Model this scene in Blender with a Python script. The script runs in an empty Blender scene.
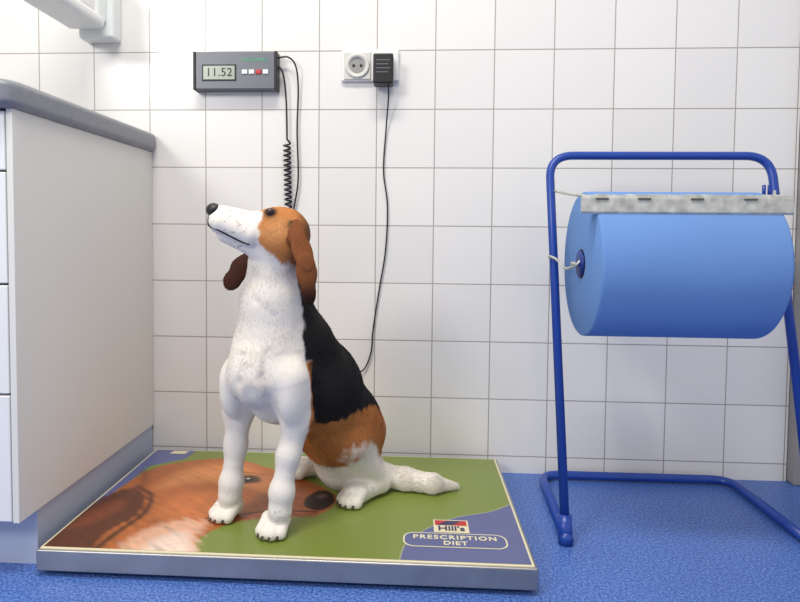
import bpy, bmesh, numpy as np, math, random
from mathutils import Matrix, Vector
scene=bpy.context.scene
Vc=lambda *a: np.array(a,float)
def link(o,parent=None):
    scene.collection.objects.link(o)
    if parent: o.parent=parent
    return o
def empty(n):
    e=bpy.data.objects.new(n,None); return link(e)
def srgb(r,g,b):
    def c(v):
        v/=255.; return v/12.92 if v<=.04045 else ((v+.055)/1.055)**2.4
    return (c(r),c(g),c(b))
def mat(n,c,ro=.5,me=0,bump=0,bscale=50,vary=0,vscale=8,spec=.5):
    m=bpy.data.materials.new(n);m.use_nodes=True;nt=m.node_tree;b=nt.nodes['Principled BSDF']
    b.inputs['Base Color'].default_value=(*c,1);b.inputs['Roughness'].default_value=ro;b.inputs['Metallic'].default_value=me
    b.inputs['Specular IOR Level'].default_value=spec
    tc=nt.nodes.new('ShaderNodeTexCoord')
    if bump:
        no=nt.nodes.new('ShaderNodeTexNoise');no.inputs['Scale'].default_value=bscale;no.inputs['Detail'].default_value=4
        nt.links.new(tc.outputs['Object'],no.inputs['Vector'])
        bp=nt.nodes.new('ShaderNodeBump');bp.inputs['Strength'].default_value=bump;bp.inputs['Distance'].default_value=.002
        nt.links.new(no.outputs['Fac'],bp.inputs['Height']);nt.links.new(bp.outputs['Normal'],b.inputs['Normal'])
    if vary:
        no=nt.nodes.new('ShaderNodeTexNoise');no.inputs['Scale'].default_value=vscale;no.inputs['Detail'].default_value=5
        nt.links.new(tc.outputs['Object'],no.inputs['Vector'])
        cr=nt.nodes.new('ShaderNodeValToRGB');cr.color_ramp.elements[0].position=.3;cr.color_ramp.elements[1].position=.7
        cr.color_ramp.elements[0].color=(*[v*(1-vary) for v in c],1);cr.color_ramp.elements[1].color=(*[min(1,v*(1+vary)) for v in c],1)
        nt.links.new(no.outputs['Fac'],cr.inputs['Fac']);nt.links.new(cr.outputs['Color'],b.inputs['Base Color'])
    return m
def mesh(n,v,fc,m,parent=None,smooth=False):
    me=bpy.data.meshes.new(n);me.from_pydata([tuple(map(float,a)) for a in v],[],fc);me.update()
    o=bpy.data.objects.new(n,me);me.materials.append(m);link(o,parent)
    if smooth: me.polygons.foreach_set('use_smooth',[True]*len(me.polygons))
    return o
def box(n,x0,x1,y0,y1,z0,z1,m,parent=None,bev=0,seg=3):
    v=[(x,y,z) for x in (x0,x1) for y in (y0,y1) for z in (z0,z1)]
    fc=[(0,1,3,2),(4,6,7,5),(0,4,5,1),(2,3,7,6),(0,2,6,4),(1,5,7,3)]
    o=mesh(n,v,fc,m,parent)
    if bev:
        b=o.modifiers.new('b','BEVEL');b.width=bev;b.segments=seg;b.limit_method='NONE'
        o.data.polygons.foreach_set('use_smooth',[True]*6)
        o.modifiers.new('w','WEIGHTED_NORMAL')
    return o
def fillet(pts,rad,n=8):
    pts=[np.array(a,float) for a in pts];out=[pts[0]]
    for i in range(1,len(pts)-1):
        a,b,c=pts[i-1],pts[i],pts[i+1];u=(a-b);w=(c-b);lu,lw=np.linalg.norm(u),np.linalg.norm(w)
        r_=min(rad,lu*.49,lw*.49);s=b+u/lu*r_;e=b+w/lw*r_
        for k in range(n+1):
            t=k/n; out.append((1-t)**2*s+2*t*(1-t)*b+t*t*e)
    out.append(pts[-1]);return out
def spline(pts,n=10):
    P=[np.array(a,float) for a in pts];P=[2*P[0]-P[1]]+P+[2*P[-1]-P[-2]];out=[]
    for i in range(1,len(P)-2):
        for k in range(n):
            t=k/n;a,b,c,d=P[i-1:i+3]
            out.append(.5*((2*b)+(c-a)*t+(2*a-5*b+4*c-d)*t*t+(3*b-a-3*c+d)*t**3))
    out.append(P[-2]);return out
def tube(n,pts,rad,m,parent=None,seg=12):
    pts=[np.array(a,float) for a in pts];q=[pts[0]]
    for a in pts[1:]:
        if np.linalg.norm(a-q[-1])>1e-5:q.append(a)
    pts=q;N=len(pts);V=[];F=[]
    rads=rad if hasattr(rad,'__len__') else [rad]*N
    T=[pts[min(i+1,N-1)]-pts[max(i-1,0)] for i in range(N)];T=[t/np.linalg.norm(t) for t in T]
    up=np.array([0,0,1.]) if abs(T[0][2])<.9 else np.array([1.,0,0])
    nrm=np.cross(T[0],up);nrm/=np.linalg.norm(nrm)
    for i in range(N):
        nrm=nrm-T[i]*(nrm@T[i]);nrm/=np.linalg.norm(nrm);bn=np.cross(T[i],nrm)
        for k in range(seg):
            a=2*math.pi*k/seg;V.append(pts[i]+rads[i]*(math.cos(a)*nrm+math.sin(a)*bn))
    for i in range(N-1):
        for k in range(seg):
            k2=(k+1)%seg;F.append((i*seg+k,i*seg+k2,(i+1)*seg+k2,(i+1)*seg+k))
    F.append(tuple(range(seg))[::-1]);F.append(tuple((N-1)*seg+k for k in range(seg)))
    return mesh(n,V,F,m,parent,True)
def lathe_x(n,prof,c,m,parent=None,seg=72):
    V=[];F=[]
    for (x,r_) in prof:
        for k in range(seg):
            a=2*math.pi*k/seg;V.append((c[0]+x,c[1]+r_*math.cos(a),c[2]+r_*math.sin(a)))
    for i in range(len(prof)-1):
        for k in range(seg):
            k2=(k+1)%seg;F.append((i*seg+k,(i+1)*seg+k,(i+1)*seg+k2,i*seg+k2))
    return mesh(n,V,F,m,parent,True)
def text(n,s,size,loc,rotm,m,parent=None,ext=.0003,align='CENTER',sp=1.,off=0):
    cu=bpy.data.curves.new(n,'FONT');cu.body=s;cu.size=size;cu.extrude=ext;cu.align_x=align;cu.align_y='CENTER';cu.space_character=sp;cu.offset=off
    o=bpy.data.objects.new(n,cu);cu.materials.append(m);o.location=loc;o.rotation_euler=rotm;link(o,parent);return o
def flat(n,pts,z,m,parent=None):
    return mesh(n,[(a[0],a[1],z) for a in pts],[tuple(range(len(pts)))],m,parent)
def smooth_noise(Pt,sc,seed=0):
    r_=np.random.default_rng(seed);o=np.zeros(len(Pt))
    for i in range(10):
        w_=r_.normal(size=3)*sc;o+=np.sin(Pt@w_+r_.uniform(0,6.28))
    return o/4
# ---------- materials ----------
ZR=.0457
def tile_mat(zr):
    m=bpy.data.materials.new('white_tile');m.use_nodes=True;nt=m.node_tree;b=nt.nodes['Principled BSDF']
    tc=nt.nodes.new('ShaderNodeTexCoord');sp=nt.nodes.new('ShaderNodeSeparateXYZ');cb_=nt.nodes.new('ShaderNodeCombineXYZ')
    ad=nt.nodes.new('ShaderNodeMath');ad.inputs[1].default_value=3.0+.0013;ad2=nt.nodes.new('ShaderNodeMath');ad2.inputs[1].default_value=1.5-zr+.0013
    nt.links.new(tc.outputs['Object'],sp.inputs[0]);nt.links.new(sp.outputs['X'],ad.inputs[0]);nt.links.new(sp.outputs['Z'],ad2.inputs[0])
    nt.links.new(ad.outputs[0],cb_.inputs['X']);nt.links.new(ad2.outputs[0],cb_.inputs['Y'])
    br=nt.nodes.new('ShaderNodeTexBrick');br.offset=0;br.squash=1
    for k,v in (('Scale',1),('Mortar Size',.0015),('Mortar Smooth',.3),('Brick Width',.15),('Row Height',.15),('Bias',0)): br.inputs[k].default_value=v
    br.inputs['Color1'].default_value=(*srgb(239,236,230),1);br.inputs['Color2'].default_value=(*srgb(233,230,225),1);br.inputs['Mortar'].default_value=(*srgb(168,160,150),1)
    nt.links.new(cb_.outputs[0],br.inputs['Vector']);nt.links.new(br.outputs['Color'],b.inputs['Base Color'])
    inv=nt.nodes.new('ShaderNodeMath');inv.operation='MULTIPLY_ADD';inv.inputs[1].default_value=-1;inv.inputs[2].default_value=1;nt.links.new(br.outputs['Fac'],inv.inputs[0])
    no=nt.nodes.new('ShaderNodeTexNoise');no.inputs['Scale'].default_value=9;nt.links.new(tc.outputs['Object'],no.inputs['Vector'])
    mx=nt.nodes.new('ShaderNodeMath');mx.operation='MULTIPLY_ADD';mx.inputs[1].default_value=.5;nt.links.new(no.outputs['Fac'],mx.inputs[0]);nt.links.new(inv.outputs[0],mx.inputs[2])
    bp=nt.nodes.new('ShaderNodeBump');bp.inputs['Strength'].default_value=.5;bp.inputs['Distance'].default_value=.001
    nt.links.new(mx.outputs[0],bp.inputs['Height']);nt.links.new(bp.outputs['Normal'],b.inputs['Normal'])
    b.inputs['Roughness'].default_value=.22;return m
def floor_mat():
    m=bpy.data.materials.new('blue_vinyl');m.use_nodes=True;nt=m.node_tree;b=nt.nodes['Principled BSDF']
    tc=nt.nodes.new('ShaderNodeTexCoord')
    n1=nt.nodes.new('ShaderNodeTexNoise');n1.inputs['Scale'].default_value=210;n1.inputs['Detail'].default_value=3
    n2=nt.nodes.new('ShaderNodeTexNoise');n2.inputs['Scale'].default_value=5
    for n in (n1,n2): nt.links.new(tc.outputs['Object'],n.inputs['Vector'])
    cr=nt.nodes.new('ShaderNodeValToRGB');e=cr.color_ramp.elements
    e[0].position=.38;e[0].color=(*srgb(54,88,168),1);e[1].position=.66;e[1].color=(*srgb(108,146,216),1)
    nt.links.new(n1.outputs['Fac'],cr.inputs['Fac'])
    mx=nt.nodes.new('ShaderNodeMix');mx.data_type='RGBA';mx.blend_type='MULTIPLY';mx.inputs['Factor'].default_value=.2
    nt.links.new(cr.outputs['Color'],mx.inputs['A']);nt.links.new(n2.outputs['Fac'],mx.inputs['B']);nt.links.new(mx.outputs['Result'],b.inputs['Base Color'])
    bp=nt.nodes.new('ShaderNodeBump');bp.inputs['Strength'].default_value=.4;bp.inputs['Distance'].default_value=.001
    nt.links.new(n1.outputs['Fac'],bp.inputs['Height']);nt.links.new(bp.outputs['Normal'],b.inputs['Normal'])
    b.inputs['Roughness'].default_value=.42;return m
M_cab=mat('cabinet_laminate',srgb(226,223,215),.45)
M_draw=mat('drawer_laminate',srgb(234,234,231),.4)
M_top=mat('counter_laminate',srgb(132,134,140),.4,vary=.08,vscale=60)
M_steel=mat('brushed_steel',srgb(172,170,168),.38,.85,vary=.15,vscale=10)
M_galv=mat('galvanised_steel',srgb(196,196,188),.5,.5,bump=.6,bscale=60,vary=.3,vscale=45)
M_blue=mat('blue_paint',srgb(32,68,156),.3)
M_paper=mat('blue_paper',srgb(108,146,202),.95,bump=.15,bscale=500,vary=.03,vscale=6,spec=.2)
M_card=mat('cardboard',srgb(90,84,80),.9)
M_hub=mat('hub_plastic',srgb(20,50,130),.4)
M_black=mat('black_plastic',srgb(22,22,24),.45)
M_claw=mat('claw_horn',srgb(60,50,46),.4)
M_gray=mat('grey_casing',srgb(104,106,112),.4,.3)
M_white=mat('white_plastic',srgb(236,235,231),.35)
M_white2=mat('socket_plastic',srgb(212,210,202),.35)
M_lcd=mat('lcd',srgb(158,166,148),.25)
M_cream=mat('mat_cream',srgb(225,215,180),.4)
M_violet=mat('mat_violet',srgb(88,94,138),.35)
M_navy=mat('mat_navy',srgb(50,50,90),.4)
M_red=mat('print_red',srgb(190,40,45),.4)
M_disp=mat('dispenser_plastic',srgb(236,240,236),.3)
M_frame=mat('door_frame_paint',srgb(150,146,142),.45)
M_wood=mat('plinth',srgb(178,186,205),.4)
# ---------- room ----------
box('wall_back',-1.4,1.655,0,.1,0,2.6,tile_mat(ZR))
box('floor',-1.4,3.2,-3.2,.1,-.05,0,floor_mat())
box('door_frame',1.657,1.76,-.03,.1,0,2.4,M_frame,bev=.004)
box('wall_right',1.762,3.2,.0,.1,0,2.6,mat('wall_paint',srgb(170,168,165),.8))
# ---------- cabinet ----------
xr,yf_=.0046,-.5917
cab=empty('drawer_cabinet')
box('side_panel',xr-.012,xr,yf_,-.002,.105,.834,M_cab,cab,.0008,1)
box('carcass',-.9,xr-.013,yf_+.03,-.003,.106,.833,M_cab,cab)
zs=[.105,.335,.530,.727,.832]
for i in range(4): box('drawer_front_%d'%(i+1),-.6,xr-.0145,yf_-.0,yf_+.02,zs[i]+.002,zs[i+1]-.002,M_draw,cab,.002)
box('plinth',-.9,xr-.004,yf_+.06,-.004,.0,.105,M_wood,cab)
pts=fillet([(-.9,yf_-.03),(xr+.014,yf_-.03),(xr+.014,-.001)],.05,8);pts=[(a[0],a[1]) for a in pts]+[(-.9,-.001)]
n=len(pts);v=[(a,b_,.834) for a,b_ in pts]+[(a,b_,.882) for a,b_ in pts]
F=[tuple(range(n))[::-1],tuple(range(n,2*n))]+[(i,(i+1)%n,n+(i+1)%n,n+i) for i in range(n)]
ctp=mesh('countertop',v,F,M_top,cab)
b=ctp.modifiers.new('b','BEVEL');b.width=.014;b.segments=4;b.limit_method='ANGLE';b.angle_limit=math.radians(60);ctp.data.polygons.foreach_set('use_smooth',[True]*len(ctp.data.polygons));ctp.modifiers.new('w','WEIGHTED_NORMAL')
# ---------- platform ----------
x0,x1,yb,yf,h=.0221,.9174,-.0382,-.5736,.0513
pl=empty('veterinary_floor_scale')
box('steel_tray',x0,x1,yf,yb,.010,h-.002,M_steel,pl,.003)
for i,(a,b_) in enumerate([(x0+.06,yf+.06),(x1-.06,yf+.06),(x0+.06,yb-.06),(x1-.06,yb-.06)]): box('foot_%d'%(i+1),a-.02,a+.02,b_-.02,b_+.02,0,.011,M_black,pl)
box('mat_board',x0+.005,x1-.005,yf+.005,yb-.005,h-.005,h,M_cream,pl,.0008,1)
e=.0095
gx,gy=640,390
X,Y=np.meshgrid(np.linspace(x0+e,x1-e,gx),np.linspace(yf+e,yb-e,gy),indexing='ij')
PX=np.stack([X.ravel(),Y.ravel(),np.zeros(X.size)],1);P2=PX[:,:2]
def pdist(poly):
    poly=np.array([q[:2] for q in poly]);d=np.full(len(P2),9.);ins=np.zeros(len(P2),bool);m_=len(poly)
    for i in range(m_):
        a,b=poly[i],poly[(i+1)%m_];ba=b-a
        if ba@ba<1e-12: continue
        t=np.clip(((P2-a)@ba)/(ba@ba),0,1);q=P2-a-t[:,None]*ba;d=np.minimum(d,(q*q).sum(1))
        if a[1]!=b[1]:
            c_=((a[1]>P2[:,1])!=(b[1]>P2[:,1]))&(P2[:,0]<(b[0]-a[0])*(P2[:,1]-a[1])/(b[1]-a[1])+a[0]);ins^=c_
    d=np.sqrt(d);return np.where(ins,-d,d)
def ldist(line):
    line=np.array(spline([(*q,0) for q in line],5))[:,:2];d=np.full(len(P2),9.)
    for a,b in zip(line[:-1],line[1:]):
        ba=b-a;t=np.clip(((P2-a)@ba)/(ba@ba+1e-12),0,1);q=P2-a-t[:,None]*ba;d=np.minimum(d,(q*q).sum(1))
    return np.sqrt(d)
mc=np.tile(np.array(srgb(118,132,58)),(len(P2),1))
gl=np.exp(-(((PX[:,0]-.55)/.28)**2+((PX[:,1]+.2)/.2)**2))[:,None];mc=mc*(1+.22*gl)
fl=smooth_noise(np.stack([PX[:,0]*.5+PX[:,1]*.9,PX[:,0]*-.12+PX[:,1]*.12,PX[:,2]],1),70,3)
fl2=smooth_noise(np.stack([(PX[:,0]*.6+PX[:,1]*.8),PX[:,0]*.1,PX[:,2]],1),320,5)
fl3=smooth_noise(np.stack([(PX[:,0]*-.5+PX[:,1]*.8),PX[:,0]*.15,PX[:,2]],1),500,8)
jit=fl2*.0025+fl3*.0015
def mp_(d,c,w=.0015,op=1.,j=0):
    global mc
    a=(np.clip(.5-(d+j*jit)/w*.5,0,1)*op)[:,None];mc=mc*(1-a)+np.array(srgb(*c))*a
cl=lambda l,k=5: [q[:2] for q in spline([(*q,0) for q in l+[l[0]]],k)]
mp_(pdist([(.0,.0),(.1405,.0),(.1405,-.03),(.1277,-.108),(.0602,-.1623),(.05,-.3209),(.04,-.4359),(.0,-.44)]),(92,98,146))
c2=[q[:2] for q in spline([(.95,-.30,0),(.9219,-.3085,0),(.8609,-.3573,0),(.7867,-.3907,0),(.7252,-.4477,0),(.6907,-.5022,0),(.6805,-.5504,0),(.678,-.60,0)],6)]
dd_=pdist(c2+[(.95,-.6)]);mp_(np.abs(dd_)-.0012,(190,195,150));mp_(dd_,(90,96,140))
coat=cl([(.02,-.60),(.03,-.454),(.045,-.337),(.0709,-.1879),(.1452,-.1209),(.2454,-.0982),(.3321,-.14),(.4383,-.2079),(.5222,-.283),(.5379,-.3341),(.5134,-.3941),(.446,-.4168),(.3588,-.4373),(.31,-.4968),(.3042,-.562),(.31,-.60)])
dc_=pdist(coat)
mp_(dc_,(170,96,46),.002,1,.6)
mp_(pdist(cl([(.13,-.30),(.14,-.20),(.20,-.145),(.27,-.135),(.34,-.19),(.42,-.25),(.38,-.29),(.28,-.25),(.20,-.26)])),(208,134,76),.022,.85,3)
mp_(pdist(cl([(.18,-.43),(.20,-.33),(.29,-.30),(.36,-.33),(.34,-.40),(.25,-.44)])),(194,112,58),.02,.8,3)
mp_(pdist(cl([(.0,-.60),(.01,-.44),(.045,-.33),(.085,-.30),(.13,-.35),(.145,-.43),(.12,-.50),(.11,-.60)])),(74,36,18),.006,.92,.8)
mp_(pdist(cl([(.035,-.50),(.05,-.40),(.08,-.36),(.10,-.40),(.07,-.47)])),(132,68,36),.014,.75,2)
mp_(ldist([(.085,-.29),(.135,-.335),(.155,-.42),(.14,-.50),(.13,-.57)])-.006,(46,20,12),.006,.85,.25)
mp_(ldist([(.06,-.20),(.09,-.27),(.085,-.33)])-.008,(112,54,28),.012,.7,.5)
mp_(pdist(cl([(.17,-.60),(.175,-.52),(.205,-.465),(.255,-.435),(.30,-.45),(.30,-.51),(.32,-.60)])),(222,172,142),.012,.95,3)
mp_(pdist(cl([(.21,-.60),(.22,-.53),(.26,-.49),(.29,-.52),(.31,-.60)])),(238,214,198),.014,.85,3)
mp_(ldist([(.505,-.385),(.45,-.385),(.39,-.395),(.33,-.42),(.29,-.43)])-.003,(50,22,16),.003,.95)
mp_(ldist([(.50,-.40),(.43,-.405),(.36,-.43)])-.008,(140,76,44),.008,.75,.4)
mp_(pdist(cl([(.282,-.225),(.305,-.202),(.338,-.208),(.35,-.237),(.32,-.253),(.295,-.247)])),(58,28,16),.006,.9,.5)
mp_(pdist(cl([(.298,-.228),(.312,-.214),(.330,-.218),(.334,-.234),(.315,-.243)])),(24,12,10),.002,1)
mp_(pdist(cl([(.312,-.222),(.322,-.218),(.322,-.226)])),(225,210,195),.002,.95)
mp_(ldist([(.26,-.215),(.30,-.185),(.35,-.197)])-.002,(104,52,26),.005,.85,.3)
mp_(pdist(cl([(.47,-.32),(.492,-.278),(.52,-.285),(.535,-.335),(.51,-.378),(.475,-.36)])),(36,20,20),.003,1.)
mp_(pdist(cl([(.492,-.305),(.507,-.295),(.515,-.31),(.50,-.32)])),(120,96,96),.005,.7)
sh=(1+.10*fl+.11*fl2+.08*fl3)[:,None]
mc=np.where((dc_<0)[:,None],mc*np.clip(sh,.55,1.5),mc)
ii=np.arange(gx*gy).reshape(gx,gy)
Q=np.stack([ii[:-1,:-1].ravel(),ii[1:,:-1].ravel(),ii[1:,1:].ravel(),ii[:-1,1:].ravel()],1)
PX[:,2]=h+.0005
me=bpy.data.meshes.new('mat_print');me.from_pydata(PX.tolist(),[],Q.tolist());me.update()
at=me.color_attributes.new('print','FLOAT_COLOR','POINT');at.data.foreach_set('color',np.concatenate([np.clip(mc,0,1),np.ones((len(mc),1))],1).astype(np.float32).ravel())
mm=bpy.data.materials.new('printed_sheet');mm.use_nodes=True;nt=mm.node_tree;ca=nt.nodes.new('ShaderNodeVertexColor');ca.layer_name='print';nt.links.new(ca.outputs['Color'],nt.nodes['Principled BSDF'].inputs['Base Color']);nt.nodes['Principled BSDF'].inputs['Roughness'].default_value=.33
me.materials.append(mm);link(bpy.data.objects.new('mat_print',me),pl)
lc=(.7803,-.4876);w2=.097;h2=.028
def rr_(cx_,cy_,w,hh,r_,n=8):
    out=[]
    for sx,sy,a0 in ((1,1,0),(-1,1,90),(-1,-1,180),(1,-1,270)):
        for k in range(n+1):
            a=math.radians(a0+90*k/n);out.append((cx_+sx*(w-r_)+r_*math.cos(a),cy_+sy*(hh-r_)+r_*math.sin(a)))
    return out
flat('badge_border',rr_(lc[0],lc[1],w2,h2,h2*.75),h+.0011,M_cream,pl)
flat('badge',rr_(lc[0],lc[1],w2-.003,h2-.003,h2*.75-.002),h+.0014,M_violet,pl)
text('badge_text_1','PRESCRIPTION',.0205,(lc[0],lc[1]+.009,h+.0017),(0,0,0),M_cream,pl,sp=1.2,off=.0005)
text('badge_text_2','DIET',.0195,(lc[0],lc[1]-.0125,h+.0017),(0,0,0),M_cream,pl,sp=1.15,off=.0005)
lb=(.7762,-.4312);flat('brand_box',[(lb[0]+a*.034,lb[1]+b_*.027) for a,b_ in ((-1,-1),(1,-1),(1,1),(-1,1))],h+.0016,M_cream,pl)
flat('brand_box_red',[(lb[0]+a*.031,lb[1]+b_*.0105+.0135) for a,b_ in ((-1,-1),(1,-1),(1,1),(-1,1))],h+.0018,M_red,pl)
flat('brand_box_blue',[(lb[0]+.031*a,lb[1]+b_) for a,b_ in ((-.9,.004),(.1,.004),(.7,.023),(-.2,.023))],h+.002,M_navy,pl)
text('brand_text',"Hill's",.027,(lb[0],lb[1]-.011,h+.002),(0,0,0),M_navy,pl,off=.0006)
flat('corner_logo',[(.075,-.075),(.115,-.075),(.12,-.055),(.08,-.055)],h+.0011,M_cream,pl)
# ---------- wall devices ----------
dp=empty('scale_display')
box('housing',.133,.340,-.035,0,.990,1.085,M_gray,dp,.003)
box('end_cap_1',.1276,.1346,-.037,0,.989,1.086,M_black,dp,.002);box('end_cap_2',.3384,.3454,-.037,0,.989,1.086,M_black,dp,.002)
box('lcd_bezel',.151,.240,-.0365,-.03,1.011,1.053,M_black,dp,.001)
box('lcd',.155,.236,-.0372,-.03,1.015,1.049,M_lcd,dp)
text('digits','11.52',.030,(.196,-.0376,1.032),(math.pi/2,0,0),M_black,dp,sp=1.05)
for i in range(4):
    X_=.262+.018*i;box('button_%d'%(i+1),X_-.007,X_+.007,-.0385,-.03,1.028,1.039,[M_white,M_white,M_red,M_white][i],dp,.001)
text('label','WEIGHING',.014,(.288,-.0356,1.064),(math.pi/2,0,0),mat('label_green',srgb(70,170,130),.4),dp)
tube('cable_upper',spline([(.339,-.02,1.071),(.370,-.022,1.074),(.391,-.022,1.051),(.396,-.012,.994),(.393,-.01,.890),(.396,-.01,.761),(.383,-.01,.670),(.380,-.01,.553),(.401,-.01,.372),(.414,-.012,.191),(.42,-.014,.06),(.42,-.014,.003)]),.0022,M_black,dp,8)
hel=[];t0=Vc(.3675,-.016,.856);t1=Vc(.3727,-.016,.667)
for k in range(16*15+1):
    t=k/(16*15);aa=2*math.pi*15*t;hel.append(t0*(1-t)+t1*t+np.array([math.cos(aa)*.0085,math.sin(aa)*.0085,0]))
tube('cable_coiled',spline([(.339,-.02,1.056),(.357,-.02,1.035),(.365,-.015,.968),(.3675,-.014,.866)])+hel+spline([(.3727,-.014,.655),(.375,-.012,.579),(.391,-.012,.372),(.40,-.012,.2),(.405,-.014,.003)]),.0024,M_black,dp,8)
so=empty('power_socket')
box('cover_plate',.507,.655,-.011,0,1.0142,1.0936,M_white,so,.004)
box('insert_frame',.514,.584,-.0145,-.005,1.0175,1.0885,M_white2,so,.003)
o=lathe_x('schuko_insert',[(-.001,.0315),(.003,.031),(.004,.0295),(.004,.0215),(-.008,.0195),(-.008,.0001)],(0,0,0),M_white2,so,48);o.rotation_euler=(0,0,-math.pi/2);o.location=(.549,-.0145,1.053)
o=lathe_x('socket_well',[(0,.0195),(0,.0001)],(0,0,0),mat('socket_well',srgb(150,148,142),.5),so,48);o.rotation_euler=(0,0,-math.pi/2);o.location=(.549,-.0150,1.053)
for sx in (-1,1):
    o=lathe_x('pin_hole_%d'%(sx+2),[(0,.0036),(.0012,.0036),(.0012,.0001)],(0,0,0),M_black,so,16);o.rotation_euler=(0,0,-math.pi/2);o.location=(.549+sx*.0095,-.0148,1.053)
    box('earth_clip_%d'%(sx+2),.546,.552,-.0175,-.008,1.053+sx*.0205-.001,1.053+sx*.0205+.001,M_steel,so)
ad=empty('power_adapter')
box('adapter_body',.592,.642,-.06,-.0125,.998,1.072,M_black,ad,.004)
ML=mat('adapter_label_print',srgb(120,120,125),.5)
for i in range(4):
    zz=1.055-.0098*i;box('label_line_%d'%(i+1),.600,.634-.004*(i%2),-.0604,-.059,zz-.0008,zz+.0008,ML,ad)
tube('adapter_cable',spline([(.630,-.04,1.0),(.630,-.03,.968),(.6236,-.008,.8906),(.618,-.006,.787),(.629,-.006,.696),(.625,-.006,.580),(.6093,-.006,.477),(.5944,-.006,.372),(.5897,-.006,.314),(.571,-.008,.267),(.54,-.012,.256),(.508,-.012,.21),(.49,-.012,.08),(.488,-.014,.003)]),.0019,M_black,ad,8)
ds=empty('soap_dispenser')
box('wall_bracket',-.168,-.0755,-.05,0,1.1176,1.42,M_disp,ds,.008)
box('pump_housing',-.158,-.09,-.10,-.045,1.150,1.42,M_disp,ds,.012)
box('elbow_lever',-.185,-.088,-.285,-.06,1.135,1.168,M_white,ds,.013,5)
box('lever_top',-.175,-.098,-.27,-.06,1.160,1.30,M_white,ds,.018,5)
# ---------- paper roll stand ----------
st_=empty('paper_roll_stand')
Yf,YT,zt,XL,XR,XLt,XRt=-.378,-.165,.8065,1.0106,1.4985,1.0065,1.4985
tube('base_tube',fillet([(XL,Yf,.012),(1.030,-.035,.012),(XR,-.035,.012),(XR,Yf,.012)],.05),.0105,M_blue,st_,16)
tube('upright_frame',fillet([(XL,Yf,.012),(XLt,YT,zt),(XRt,YT,zt),(XR,Yf,.012)],.055,12),.0095,M_blue,st_,16)
for i,X_ in enumerate((XL,XR)):
    tube('foot_sleeve_%d'%(i+1),[(X_,Yf-.001,.0),(X_,Yf+.012,.055)],.0145,M_blue,st_,16)
    tube('foot_cap_%d'%(i+1),[(X_,Yf-.014,.013),(X_,Yf+.02,.013)],.013,M_blue,st_,16)
YR,rcx,zc,rad,L=-.36,1.0335,.567,.144,.332
rl_=empty('paper_towel_roll')
lathe_x('paper',[(0,.03),(0,rad-.003),(.002,rad-.0005),(.006,rad),(L-.006,rad),(L-.002,rad-.0005),(L,rad-.003),(L,.03)],(rcx,YR,zc),M_paper,rl_,96)
lathe_x('core',[(0,.03),(L,.03),(L,.027),(0,.027),(0,.03)],(rcx,YR,zc),M_card,rl_,48)
lathe_x('hub_1',[(.03,.0001),(.03,.012),(.004,.016),(.0,.026),(-.004,.027),(-.004,.006),(-.012,.005),(-.012,.0001)],(rcx,YR,zc),M_hub,rl_,40)
lathe_x('hub_2',[(-.03,.0001),(-.03,.012),(-.004,.016),(.0,.026),(.004,.027),(.004,.006),(.012,.005),(.012,.0001)],(rcx+L,YR,zc),M_hub,rl_,40)
tube('axle',[(rcx-.02,YR,zc),(rcx+L+.02,YR,zc)],.004,M_galv,rl_,10)
tt=zc/zt;YL=Yf+(YT-Yf)*tt
for i,(sx,X_,XQ) in enumerate(((-1,XLt*tt+XL*(1-tt),rcx),(1,XR,rcx+L))):
    tube('roll_arm_%d'%(i+1),spline([(X_,YL,zc),(X_+sx*.012,YL-.008,zc+.01),(X_,YL-.03,zc+.004),(XQ+sx*.02,YR+.05,zc-.012),(XQ+sx*.012,YR,zc-.004),(XQ+sx*.004,YR-.006,zc+.006)]),.003,M_galv,st_,8)
YB=-.467;xs=(1.003,1.379)
rg=random.Random(4);N=60;V=[];F=[]
for i in range(N+1):
    X_=xs[0]+(xs[1]-xs[0])*i/N;top=.699+rg.uniform(-.001,.0012)
    for (yy,z) in ((YB,.664),(YB-.002,.668),(YB,.692),(YB+.002,top),(YB+.03,top+.002),(YB+.03,top),(YB+.004,top-.003),(YB+.002,.668),(YB+.002,.664)): V.append((X_,yy,z))
for i in range(N):
    for k in range(9): F.append((i*9+k,(i+1)*9+k,(i+1)*9+(k+1)%9,i*9+(k+1)%9))
F.append(tuple(range(9)));F.append(tuple(N*9+k for k in range(9))[::-1])
mesh('tear_bar',V,F,M_galv,st_)
for i,t in enumerate((.1,.3,.55,.8)):
    X_=xs[0]+(xs[1]-xs[0])*t;box('slot_%d'%(i+1),X_-.011,X_+.011,YB-.003,YB+.001,.690,.693,M_card,st_)
zz=.7283
tube('tear_arm_1',spline([(XLt+.004,YT-.006,zz),(XLt+.008,YT-.04,zz-.006),(xs[0]+.004,YB+.08,.704),(xs[0]+.01,YB+.02,.698)]),.003,M_galv,st_,8)
tube('tear_arm_2',spline([(XRt-.004,YT-.006,zz),(XRt-.01,YT-.04,zz-.004),(xs[1]+.01,YB+.08,.704),(xs[1]-.01,YB+.02,.698)]),.003,M_galv,st_,8)
for i,X_ in enumerate((XRt-.018,XRt-.006)): tube('bracket_%d'%(i+1),[(X_,YT-.012,zz+.012),(X_,YT-.012,zz-.014)],.004,M_blue,st_,8)
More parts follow.
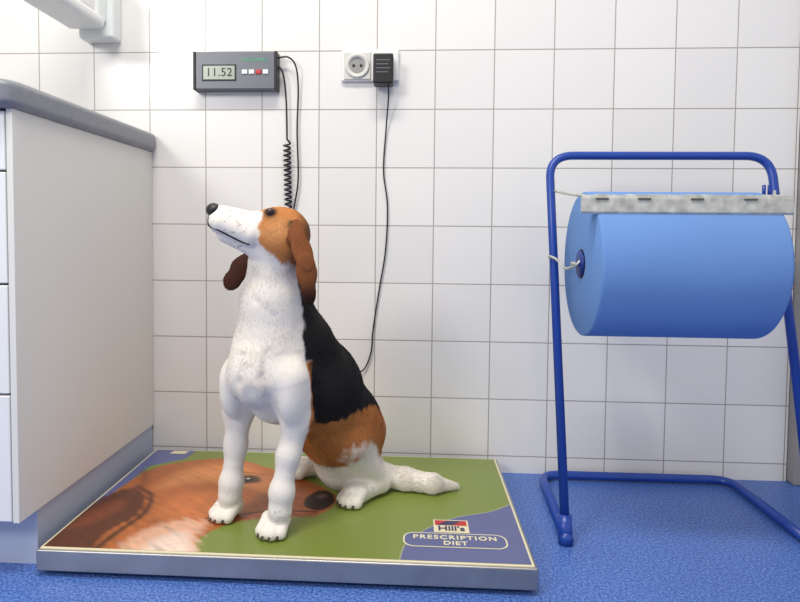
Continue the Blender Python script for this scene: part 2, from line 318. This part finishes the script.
# ---------- DOG ----------
H=h
nP=Vc(.4382,-.5136,H);lP=Vc(.3252,-.4528,H);hN=Vc(.575,-.3606,H);hF=Vc(.439,-.214,H)
Lt=(nP-lP);Lt/=np.linalg.norm(Lt);Fw=np.array([Lt[1],-Lt[0],0])
if Fw[1]>0: Fw=-Fw
prims=[];grooves=[]
def cap(a,b,ra,rb,k,lab): prims.append(('c',(np.array(a),np.array(b),ra,rb),k,lab))
def ell(c,axes,rads,k,lab): prims.append(('e',(np.array(c),np.array(axes),np.array(rads)),k,lab))
up=np.array([0,0,1.])
chest=Vc(.413,-.446,.350);brisk=Vc(.420,-.415,.287);ribs=Vc(.4966,-.3645,.310);loin=Vc(.5413,-.2945,.2082);rump=Vc(.5541,-.2645,.127);with_=Vc(.476,-.4045,.3999)
cap(chest,ribs,.068,.084,.03,'T');cap(ribs,loin,.089,.085,.03,'T');cap(loin,rump,.085,.075,.03,'T');cap(with_,ribs,.059,.08,.03,'T')
cap(brisk,ribs,.040,.062,.03,'T')
ell(Vc(.393,-.490,.352),[Lt,Fw,up],[.043,.03,.045],.03,'T')
n1=Vc(.4201,-.4345,.41);n2=Vc(.423,-.4395,.4932);n3=Vc(.4338,-.4445,.5677)
cap(n1,n2,.073,.057,.03,'N');cap(n2,n3,.056,.048,.025,'N');cap(with_,n2+Vc(.014,.01,0),.057,.05,.03,'N')
def leg(pts,rads,k,lab):
    for i in range(len(pts)-1): cap(pts[i],pts[i+1],rads[i],rads[i+1],k,lab)
nl=[Vc(.4618,-.475,.3491),Vc(.4775,-.463,.2682),Vc(.4635,-.478,.2019),Vc(.4525,-.487,.1335),Vc(.450,-.490,.10)]
leg(nl,[.043,.0285,.0200,.0195,.019],.018,'L')
ell(Vc(.474,-.486,.315),[Lt,Fw,up],[.024,.034,.052],.014,'L')
ell(Vc(.486,-.445,.262),[Lt,Fw,up],[.014,.020,.018],.012,'L')
ell(Vc(.4535,-.489,.132),[Lt,Fw,up],[.020,.0185,.022],.012,'L')
ll=[Vc(.3653,-.438,.3424),Vc(.3484,-.41,.2624),Vc(.3461,-.42,.1983),Vc(.3397,-.43,.1266),Vc(.337,-.432,.10)]
leg(ll,[.043,.0275,.0200,.0195,.019],.018,'L')
ell(Vc(.352,-.45,.315),[Lt,Fw,up],[.024,.032,.052],.014,'L')
ell(Vc(.3395,-.432,.126),[Lt,Fw,up],[.020,.0185,.022],.012,'L')
claws=[]
def paw(wr,ct_,dr,sc=1.):
    dr=np.array([dr[0],dr[1],0.]);dr/=np.linalg.norm(dr);sd=np.array([-dr[1],dr[0],0])
    heel=np.array([ct_[0],ct_[1],H+.020*sc])-dr*.022*sc
    cap(wr,heel,.020*sc,.0195*sc,.012,'P')
    for i,(s_,fw) in enumerate(((-.0195,.012),(-.0068,.021),(.0068,.021),(.0195,.012))):
        kn=heel+dr*.012*sc+sd*s_*.8*sc+up*.008*sc
        tp=np.array([ct_[0],ct_[1],H+.0125*sc])+dr*fw*sc+sd*s_*sc
        cap(heel,kn,.014*sc,.0125*sc,.006,'P');cap(kn,tp,.0125*sc,.0115*sc,.004,'P')
        claws.append((tp+dr*.008*sc-up*.001,tp+dr*.0165*sc-up*.006*sc))
paw(nl[-1],nP+Vc(0,.022,0),(-.25,-1));paw(ll[-1],lP+Vc(.003,.022,0),(-.55,-.85))
hip=Vc(.5771,-.25,.1819);kne=Vc(.5705,-.345,.1859);hk=Vc(.6293,-.285,.0784)
cap(hip,kne,.062,.042,.020,'H');cap(kne,hk,.034,.021,.012,'W')
hdir=(hN-hk);pc=hN+Vc(0,.015,0)
cap(hk,pc+up*.02,.0225,.02,.010,'P');paw(pc+up*.024,pc,(hdir[0],hdir[1]-.01))
kF=Vc(.4855,-.244,.1591);hkF=Vc(.5022,-.194,.0862);hipF=Vc(.5172,-.184,.1358)
cap(hipF,kF,.055,.04,.025,'H');cap(kF,hkF,.034,.022,.018,'H')
cap(hkF,hF+up*.02+Vc(0,.015,0),.0225,.02,.012,'P');d_=hF-hkF;paw(hF+up*.024+Vc(0,.015,0),hF+Vc(0,.015,0),(d_[0],d_[1]-.02))
tr=Vc(.6277,-.2545,.0846);t1=Vc(.6843,-.2582,H+.0245);t2=Vc(.7442,-.2702,H+.021);t3=Vc(.792,-.256,H+.011)
cap(rump,tr,.05,.026,.016,'A');cap(tr,t1,.025,.0235,.010,'B');cap(t1,t2,.0235,.020,.010,'B');cap(t2,t3,.020,.008,.010,'B')
# head
sk=Vc(.4524,-.4595,.6237);hf=Vc(-.1152,-.04,.0265);hf/=np.linalg.norm(hf);hs=np.cross(up,hf);hs/=np.linalg.norm(hs)
if hs[1]>0: hs=-hs
hu=np.cross(hf,hs)
if hu[2]<0: hu=-hu
def HL(a,b_,c_): return sk+hf*a+hs*b_+hu*c_
hax=[hf,hs,hu]
ell(HL(.003,0,.002),hax,[.049,.046,.046],.02,'S')
ell(HL(.028,0,.001),hax,[.038,.037,.036],.02,'S')
cap(HL(.052,0,-.006),HL(.118,0,-.001),.031,.0245,.016,'M')
cap(HL(.055,0,.006),HL(.124,0,.007),.016,.015,.010,'M')
for s_ in (-1,1):
    cap(HL(.066,s_*.014,-.018),HL(.122,s_*.011,-.009),.0235,.0185,.008,'M')
    ell(HL(.034,s_*.024,.025),hax,[.017,.012,.012],.012,'S')
    ell(HL(.008,s_*.028,-.018),hax,[.036,.018,.026],.016,'S')
cap(HL(.02,0,-.042),HL(.108,0,-.027),.024,.0150,.004,'J')
cap(HL(0,0,-.02),n3,.041,.047,.025,'N')
def ear(pts,widths,thick,wdir,lab):
    for i in range(len(pts)-1):
        a_,b2=pts[i],pts[i+1]
        m_=(a_+b2)/2;ax=(b2-a_);ln=np.linalg.norm(ax);ax/=ln
        w_=wdir-ax*(wdir@ax);w_/=np.linalg.norm(w_);t_=np.cross(ax,w_)
        ell(m_,[ax,w_,t_],[ln*.85,(widths[i]+widths[i+1])/2,thick],.005,lab)
e0=HL(-.012,.040,.018);e1=HL(-.020,.052,-.008)
ear([e0,e1,Vc(.5008,-.510,.5713),Vc(.5043,-.509,.5327),Vc(.5072,-.503,.5026)],[.011,.018,.021,.019,.009],.0055,Vc(.9,.45,0),'E')
g0=HL(-.012,-.042,.012);g1=HL(.0,-.056,-.02)
ear([g0,g1,Vc(.3632,-.407,.5652),Vc(.3449,-.407,.541),Vc(.3288,-.407,.5187)],[.014,.018,.022,.022,.015],.0060,Vc(.7,0,.7),'G')
def pd(kd,dt,Pt):
    if kd=='c':
        a_,b2,ra,rb=dt;ba=b2-a_;t=np.clip(((Pt-a_)@ba)/(ba@ba),0,1)
        q=Pt-a_-t[:,None]*ba;return np.sqrt((q*q).sum(1))-(ra+(rb-ra)*t)
    c_,ax,rd=dt;q=(Pt-c_)@ax.T;k0=np.sqrt(((q/rd)**2).sum(1))+1e-9;k1=np.sqrt(((q/rd**2)**2).sum(1))+1e-9;return k0*(k0-1)/k1
def sdf(Pt):
    d=None
    for kd,dt,k,lab in prims:
        di=pd(kd,dt,Pt)
        if d is None: d=di
        else:
            hh=np.clip(k-np.abs(d-di),0,None)/k
            d=np.minimum(d,di)-hh*hh*k*.25
    for a_,b2,wd,dp_ in grooves:
        ba=b2-a_;t=np.clip(((Pt-a_)@ba)/(ba@ba),0,1);q=Pt-a_-t[:,None]*ba
        d=d+dp_*np.exp(-(q*q).sum(1)/wd**2)
    return np.maximum(d,H+.0005-Pt[:,2])
def grad(Pt,e_=.0008):
    return np.stack([(sdf(Pt+np.eye(3)[i]*e_)-sdf(Pt-np.eye(3)[i]*e_))/(2*e_) for i in range(3)],1)
def project(P_,n=3):
    for _ in range(n):
        g=grad(P_);P_=P_-np.clip(sdf(P_),-.01,.01)[:,None]*g/np.maximum((g*g).sum(1),.3)[:,None]
    return P_
GR=[]
for line,wd,dp_ in (([(.437,-.53,.41),(.428,-.53,.36),(.432,-.52,.31),(.442,-.50,.265)],.009,.006),
                ([(.372,-.52,.40),(.380,-.51,.35),(.372,-.49,.30),(.366,-.45,.27)],.009,.006),
                ([(.396,-.54,.38),(.400,-.53,.33),(.405,-.50,.28)],.010,.0035),
                ([(.505,-.48,.38),(.510,-.46,.33),(.502,-.45,.28)],.011,.004),
                ([(.548,-.42,.275),(.52,-.41,.245),(.508,-.39,.20),(.512,-.36,.15)],.010,.008),
                ([(.60,-.31,.15),(.61,-.30,.12),(.615,-.30,.10)],.008,.005),
                ([(.39,-.51,.545),(.40,-.51,.50),(.44,-.51,.47)],.008,.002)):
    P_=project(np.array(line),6)
    for a_,b2 in zip(P_[:-1],P_[1:]): GR.append((a_,b2,wd,dp_*.6))
grooves+=GR
allp=np.array([q for kd,dt,k,l in prims for q in ((dt[0],dt[1]) if kd=='c' else (dt[0],))])
lo=allp.min(0)-.12;hi=allp.max(0)+.12;lo[2]=H-.02
hc=.010;sub=4;hf_=hc/sub
nc=np.ceil((hi-lo)/hc).astype(int)
I=np.stack(np.meshgrid(*[np.arange(m_) for m_ in nc],indexing='ij'),-1)
dc=np.concatenate([sdf(c_) for c_ in np.array_split((lo+(I.reshape(-1,3)+.5)*hc),8)]).reshape(nc)
big=np.repeat(np.repeat(np.repeat(dc,sub,0),sub,1),sub,2).astype(np.float32)
act=np.argwhere(np.abs(dc)<.018)
off=np.stack(np.meshgrid(*[np.arange(sub)]*3,indexing='ij'),-1).reshape(-1,3)
fi=(act[:,None,:]*sub+off[None]).reshape(-1,3)
big[fi[:,0],fi[:,1],fi[:,2]]=np.concatenate([sdf(c_) for c_ in np.array_split(lo+(fi+.5)*hf_,10)])
S=big<0
cnt=sum(S[i:S.shape[0]-1+i,j:S.shape[1]-1+j,k:S.shape[2]-1+k].astype(np.int8) for i in (0,1) for j in (0,1) for k in (0,1))
cell=(cnt>0)&(cnt<8);ids=-np.ones(cell.shape,int);cc=np.argwhere(cell);ids[cell]=np.arange(len(cc))
V=lo+(cc+1.0)*hf_
quads=[]
for ax in range(3):
    o1,o2=[a_ for a_ in range(3) if a_!=ax]
    sl0=[slice(None)]*3;sl1=[slice(None)]*3;sl0[ax]=slice(0,-1);sl1[ax]=slice(1,None)
    E=np.argwhere(S[tuple(sl0)]!=S[tuple(sl1)])
    E=E[(E[:,o1]>0)&(E[:,o2]>0)&(E[:,o1]<cell.shape[o1])&(E[:,o2]<cell.shape[o2])]
    def gi(d1,d2):
        T=E.copy();T[:,o1]-=d1;T[:,o2]-=d2;return ids[T[:,0],T[:,1],T[:,2]]
    q=np.stack([gi(1,1),gi(0,1),gi(0,0),gi(1,0)],1)
    flip=S[E[:,0],E[:,1],E[:,2]]^(ax!=1)
    q[flip]=q[flip][:,::-1];quads.append(q)
quads=np.concatenate(quads);quads=quads[(quads>=0).all(1)]
edges=np.concatenate([quads[:,[0,1]],quads[:,[1,2]],quads[:,[2,3]],quads[:,[3,0]]])
def navg(A_):
    s_=np.zeros_like(A_)
    for c in range(A_.shape[1]):
        s_[:,c]=np.bincount(edges[:,0],A_[edges[:,1],c],len(A_))+np.bincount(edges[:,1],A_[edges[:,0],c],len(A_))
    c_=np.bincount(edges[:,0],minlength=len(A_))+np.bincount(edges[:,1],minlength=len(A_))
    return s_/np.maximum(c_,1)[:,None]
for it in range(3):
    V=project(V,1)
    if it<2: V=.4*V+.6*navg(V)
nz=smooth_noise(V,90,1)*.005+smooth_noise(V,300,2)*.002
white=np.array(srgb(232,225,214));tan=np.array(srgb(180,114,60));tanh_=np.array(srgb(190,124,68));black=np.array(srgb(26,22,22));brown=np.array(srgb(96,52,34))
col=np.tile(white,(len(V),1))
rel=V-(nP+lP)/2
u=rel@Fw;lat=rel@Lt;z=V[:,2]-H
def blend(md,c_,w_=.003):
    global col
    a_=np.clip(.5-(md)/w_*.5,0,1)[:,None];col=col*(1-a_)+np.array(c_)*a_
dT=np.full(len(V),1e9);lab=np.array(['']*len(V),dtype=object);flow=np.zeros_like(V)
FD={'T':Vc(.25,.2,-1),'N':Vc(.05,0,-1),'L':Vc(0,0,-1),'H':Vc(.1,0,-1),'W':Vc(.3,.2,-1),'P':Vc(-.2,-.7,-.5),'A':Vc(.8,0,-.6),'B':Vc(1,0,-.1),'S':-hf,'M':-hf,'J':-hf,'E':Vc(0,0,-1),'G':Vc(-.6,0,-.8)}
for kd,dt,k,l in prims:
    di=pd(kd,dt,V);m_=di<dT;dT[m_]=di[m_];lab[m_]=l;flow[m_]=FD[l]
for _ in range(25): flow=navg(flow)
body=np.isin(lab,['T','H','N','L','A'])
def reg(cond,*ds): return np.where(cond,np.maximum.reduce(list(ds)),1e3)
notail=~np.isin(lab,['B','P'])
blend(reg(body&notail,u+.095+nz,z-.215-nz*2,.085-z+nz),tan)
blend(reg(body,u+.062+nz,.185-z+nz*2,z-.33),tan)
blend(reg(body,u+.072+nz,.205-z+nz*2,z-.37),black)
blend(reg(body,u+.060+nz,.33-z,z-.49+nz),black)
hr=V-sk;ha=hr@hf;hb=np.abs(hr@hs);hc_=hr@hu;hsn=hr@hs
isE=lab=='E';isG=lab=='G'
head=np.isin(lab,['S','M','J','N'])&(V[:,2]>n3[2]-.035)
# tan mask: cheeks, eyes and crown, white blaze between the eyes
blend(reg(head,ha-.050+nz-np.clip(hc_,-.05,.05)*.15,-.056-hc_+nz+np.clip(ha,0,1)*.55,.0055-hb+nz*.4+np.clip(-ha,0,.05)*-.6),tanh_)
blend(reg(head,ha+.022+nz,-.06-hc_+nz),tan*.35,.02)
dk=np.linalg.norm(V-HL(-.004,.044,.016),axis=1);blend(np.where(head|isE,dk-.013+nz,1e3),black*1.5,.005)
blend(np.where(head,np.linalg.norm(V-HL(.022,.044,.0),axis=1)-.013,1e3),np.array(srgb(208,150,98)),.02)
ee=np.clip(((.545-V[:,2]+nz)/.04),0,1)[:,None]
mixE=(np.array(srgb(128,74,40)))*(1-ee)+brown*.28*ee;col[isE]=mixE[isE]
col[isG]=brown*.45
fr=smooth_noise(V,420,7)
mk=np.isin(lab,['M','J'])&(fr>.95)&(ha>.07);col[mk]=col[mk]*.6+brown*.3
mk=(lab=='P')&(fr>1.1);col[mk]=col[mk]*.6+brown*.25
eyeP=project(np.array([HL(.038,s_*.030,.029) for s_ in (1,-1)]))
for q in eyeP:
    dd=np.linalg.norm(V-q,axis=1);blend(dd-.012,srgb(40,26,20),.004)
a_,b2=kne,hk;ba=b2-a_;t=np.clip(((V-a_)@ba)/(ba@ba),0,1);ds_=np.linalg.norm(V-a_-t[:,None]*ba,axis=1)-(.045-.012*t)
blend(np.where(np.isin(lab,['W','H','P','T','A'])&(V[:,2]<.20),ds_+nz*.6,1e3),white,.003)
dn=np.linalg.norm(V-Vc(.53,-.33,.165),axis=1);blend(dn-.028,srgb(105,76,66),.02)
me=bpy.data.meshes.new('dog');me.from_pydata(V.tolist(),[],quads.tolist());me.update()
at=me.color_attributes.new('coat','FLOAT_COLOR','POINT');at.data.foreach_set('color',np.concatenate([col,np.ones((len(V),1))],1).astype(np.float32).ravel())
me.polygons.foreach_set('use_smooth',[True]*len(me.polygons))
dg=empty('beagle_dog')
do=bpy.data.objects.new('body',me);link(do,dg)
fm=bpy.data.materials.new('short_fur');fm.use_nodes=True;nt=fm.node_tree;bs=nt.nodes['Principled BSDF']
ca=nt.nodes.new('ShaderNodeVertexColor');ca.layer_name='coat';nt.links.new(ca.outputs['Color'],bs.inputs['Base Color'])
bs.inputs['Roughness'].default_value=.7;bs.inputs['Specular IOR Level'].default_value=.2
me.materials.append(fm)
# ---- real short hair strands (curves) ----
rng=np.random.default_rng(11)
A0,A1,A2,A3=[V[quads[:,i]] for i in range(4)]
area_=np.linalg.norm(np.cross(A2-A0,A3-A1),axis=1)/2
NH=190000
fi_=rng.choice(len(quads),NH,p=area_/area_.sum())
uu=rng.random((NH,1));vv=rng.random((NH,1))
bil=lambda Z:(Z[quads[fi_,0]]*(1-uu)*(1-vv)+Z[quads[fi_,1]]*uu*(1-vv)+Z[quads[fi_,2]]*uu*vv+Z[quads[fi_,3]]*(1-uu)*vv)
root=bil(V);g=np.concatenate([grad(c_) for c_ in np.array_split(root,4)]);g/=np.linalg.norm(g,axis=1)[:,None]+1e-9
fd=bil(flow);fd=fd-g*(fd*g).sum(1)[:,None];fd/=np.linalg.norm(fd,axis=1)[:,None]+1e-6
fd=fd+rng.normal(size=fd.shape)*.10+np.stack([smooth_noise(root,60,21),smooth_noise(root,60,22),smooth_noise(root,60,23)],1)*.08
hcol=bil(col)
LN={'T':.0065,'N':.0065,'L':.0042,'H':.0065,'W':.0048,'P':.0035,'A':.007,'B':.0095,'S':.0042,'M':.0025,'J':.0025,'E':.004,'G':.004}
Lv=np.array([LN[l] for l in lab])[:,None]
for _ in range(6): Lv=navg(Lv)
ln=bil(Lv)[:,0]*rng.uniform(.7,1.15,NH)
keep=np.ones(NH,bool)
noseP=HL(.138,0,.012)
keep&=np.linalg.norm(root-noseP,axis=1)>.018
for q in eyeP: keep&=np.linalg.norm(root-q,axis=1)>.010
keep&=~((g[:,2]<-.6)&(root[:,2]<H+.006))
root,g,fd,hcol,ln=root[keep],g[keep],fd[keep],hcol[keep],ln[keep];NH=len(root)
hcol=hcol*rng.uniform(.88,1.10,(NH,1))
K4=4;pos=np.zeros((NH,K4,3))
for k in range(K4):
    t=k/(K4-1);pos[:,k]=root-g*.0006+ln[:,None]*(fd*t+g*(.30*t-.18*t*t))
pos[:,:,2]=np.maximum(pos[:,:,2],H+.001)
hcv=bpy.data.hair_curves.new('coat_hair')
hcv.add_curves([K4]*NH)
hcv.attributes['position'].data.foreach_set('vector',pos.astype(np.float32).ravel())
ra=hcv.attributes.get('radius') or hcv.attributes.new('radius','FLOAT','POINT')
ra.data.foreach_set('value',np.tile(np.array([.00028,.00026,.0002,.00006],np.float32),NH))
ac=hcv.attributes.new('coat','FLOAT_COLOR','CURVE')
ac.data.foreach_set('color',np.concatenate([np.clip(hcol,0,1),np.ones((NH,1))],1).astype(np.float32).ravel())
hm=bpy.data.materials.new('coat_hair');hm.use_nodes=True;nt=hm.node_tree;bs=nt.nodes['Principled BSDF']
an=nt.nodes.new('ShaderNodeAttribute');an.attribute_name='coat';nt.links.new(an.outputs['Color'],bs.inputs['Base Color']);bs.inputs['Roughness'].default_value=.5;bs.inputs['Specular IOR Level'].default_value=.35
hcv.materials.append(hm)
link(bpy.data.objects.new('coat_hair',hcv),dg)
def ball(n,c,axes,rd,m,parent,seg=24):
    bm=bmesh.new();bmesh.ops.create_uvsphere(bm,u_segments=seg,v_segments=seg//2,radius=1);vv=[np.array(c)+sum(np.array(axes[i])*rd[i]*v_.co[i] for i in range(3)) for v_ in bm.verts]
    ff=[tuple(w_.index for w_ in f_.verts) for f_ in bm.faces];bm.free();return mesh(n,vv,ff,m,parent,True)
M_nose=mat('nose_leather',srgb(28,24,26),.35,bump=.5,bscale=400);M_eye=mat('eye_gloss',srgb(44,24,14),.05)
ball('nose',HL(.1375,0,.012),hax,[.0135,.0175,.0135],M_nose,dg)
for i,s_ in enumerate((1,-1)):
    g=grad(eyeP[i:i+1])[0];g/=np.linalg.norm(g)
    ball('eye_%d'%(i+1),eyeP[i]-g*.0040,hax,[.0095,.0085,.0085],M_eye,dg)
    ml_=project(np.array([HL(*q) for q in [(.146,s_*.002,-.002),(.144,s_*.006,-.012),(.137,s_*.015,-.018),(.120,s_*.024,-.022),(.10,s_*.028,-.030),(.08,s_*.031,-.037),(.062,s_*.034,-.041)]]),4)
    tube('lip_line_%d'%(i+1),spline(list(ml_),6),.0019,M_black,dg,6)
for i,(a_,b2) in enumerate(claws): tube('claw_%d'%(i+1),[a_,(a_+b2)/2+up*.001,b2],[.003,.0025,.0008],M_claw,dg,8)
# ---------- lights ----------
def area(n,loc,sx,sy,en,rotm=(0,0,0),c=(1,1,1)):
    l=bpy.data.lights.new(n,'AREA');l.shape='RECTANGLE';l.size=sx;l.size_y=sy;l.energy=en;l.color=c
    o=bpy.data.objects.new(n,l);o.location=loc;o.rotation_euler=rotm;link(o);return o
area('ceiling_lamp',(.4,-1.2,2.6),1.2,.3,40,c=(1,.96,.90))
area('window_light',(-1.0,-2.6,1.9),.6,.6,29,(math.radians(60),0,math.radians(-32)),(1,.99,.97))
w=bpy.data.worlds.new('w');scene.world=w;w.use_nodes=True;w.node_tree.nodes['Background'].inputs[0].default_value=(.97,.97,1,1);w.node_tree.nodes['Background'].inputs[1].default_value=.64
# ---------- camera ----------
rv=Vector((.0460,.0582,.0100));Rm=Matrix.Rotation(rv.length,3,rv.normalized())@Matrix(((1,0,0),(0,0,-1),(0,1,0)))
cam=bpy.data.cameras.new("camera");co=bpy.data.objects.new("camera",cam);link(co)
M=Matrix.Identity(4);C=(.6937,-1.6570,.6245)
for i in range(3):
    M[i][0]=Rm[0][i];M[i][1]=-Rm[1][i];M[i][2]=-Rm[2][i];M[i][3]=C[i]
co.matrix_world=M
cam.sensor_width=36;cam.lens=635.332/800*36;cam.shift_x=(400-374.92)/800;cam.shift_y=(262.76-301)/800
scene.camera=co
scene.view_settings.view_transform='Standard'
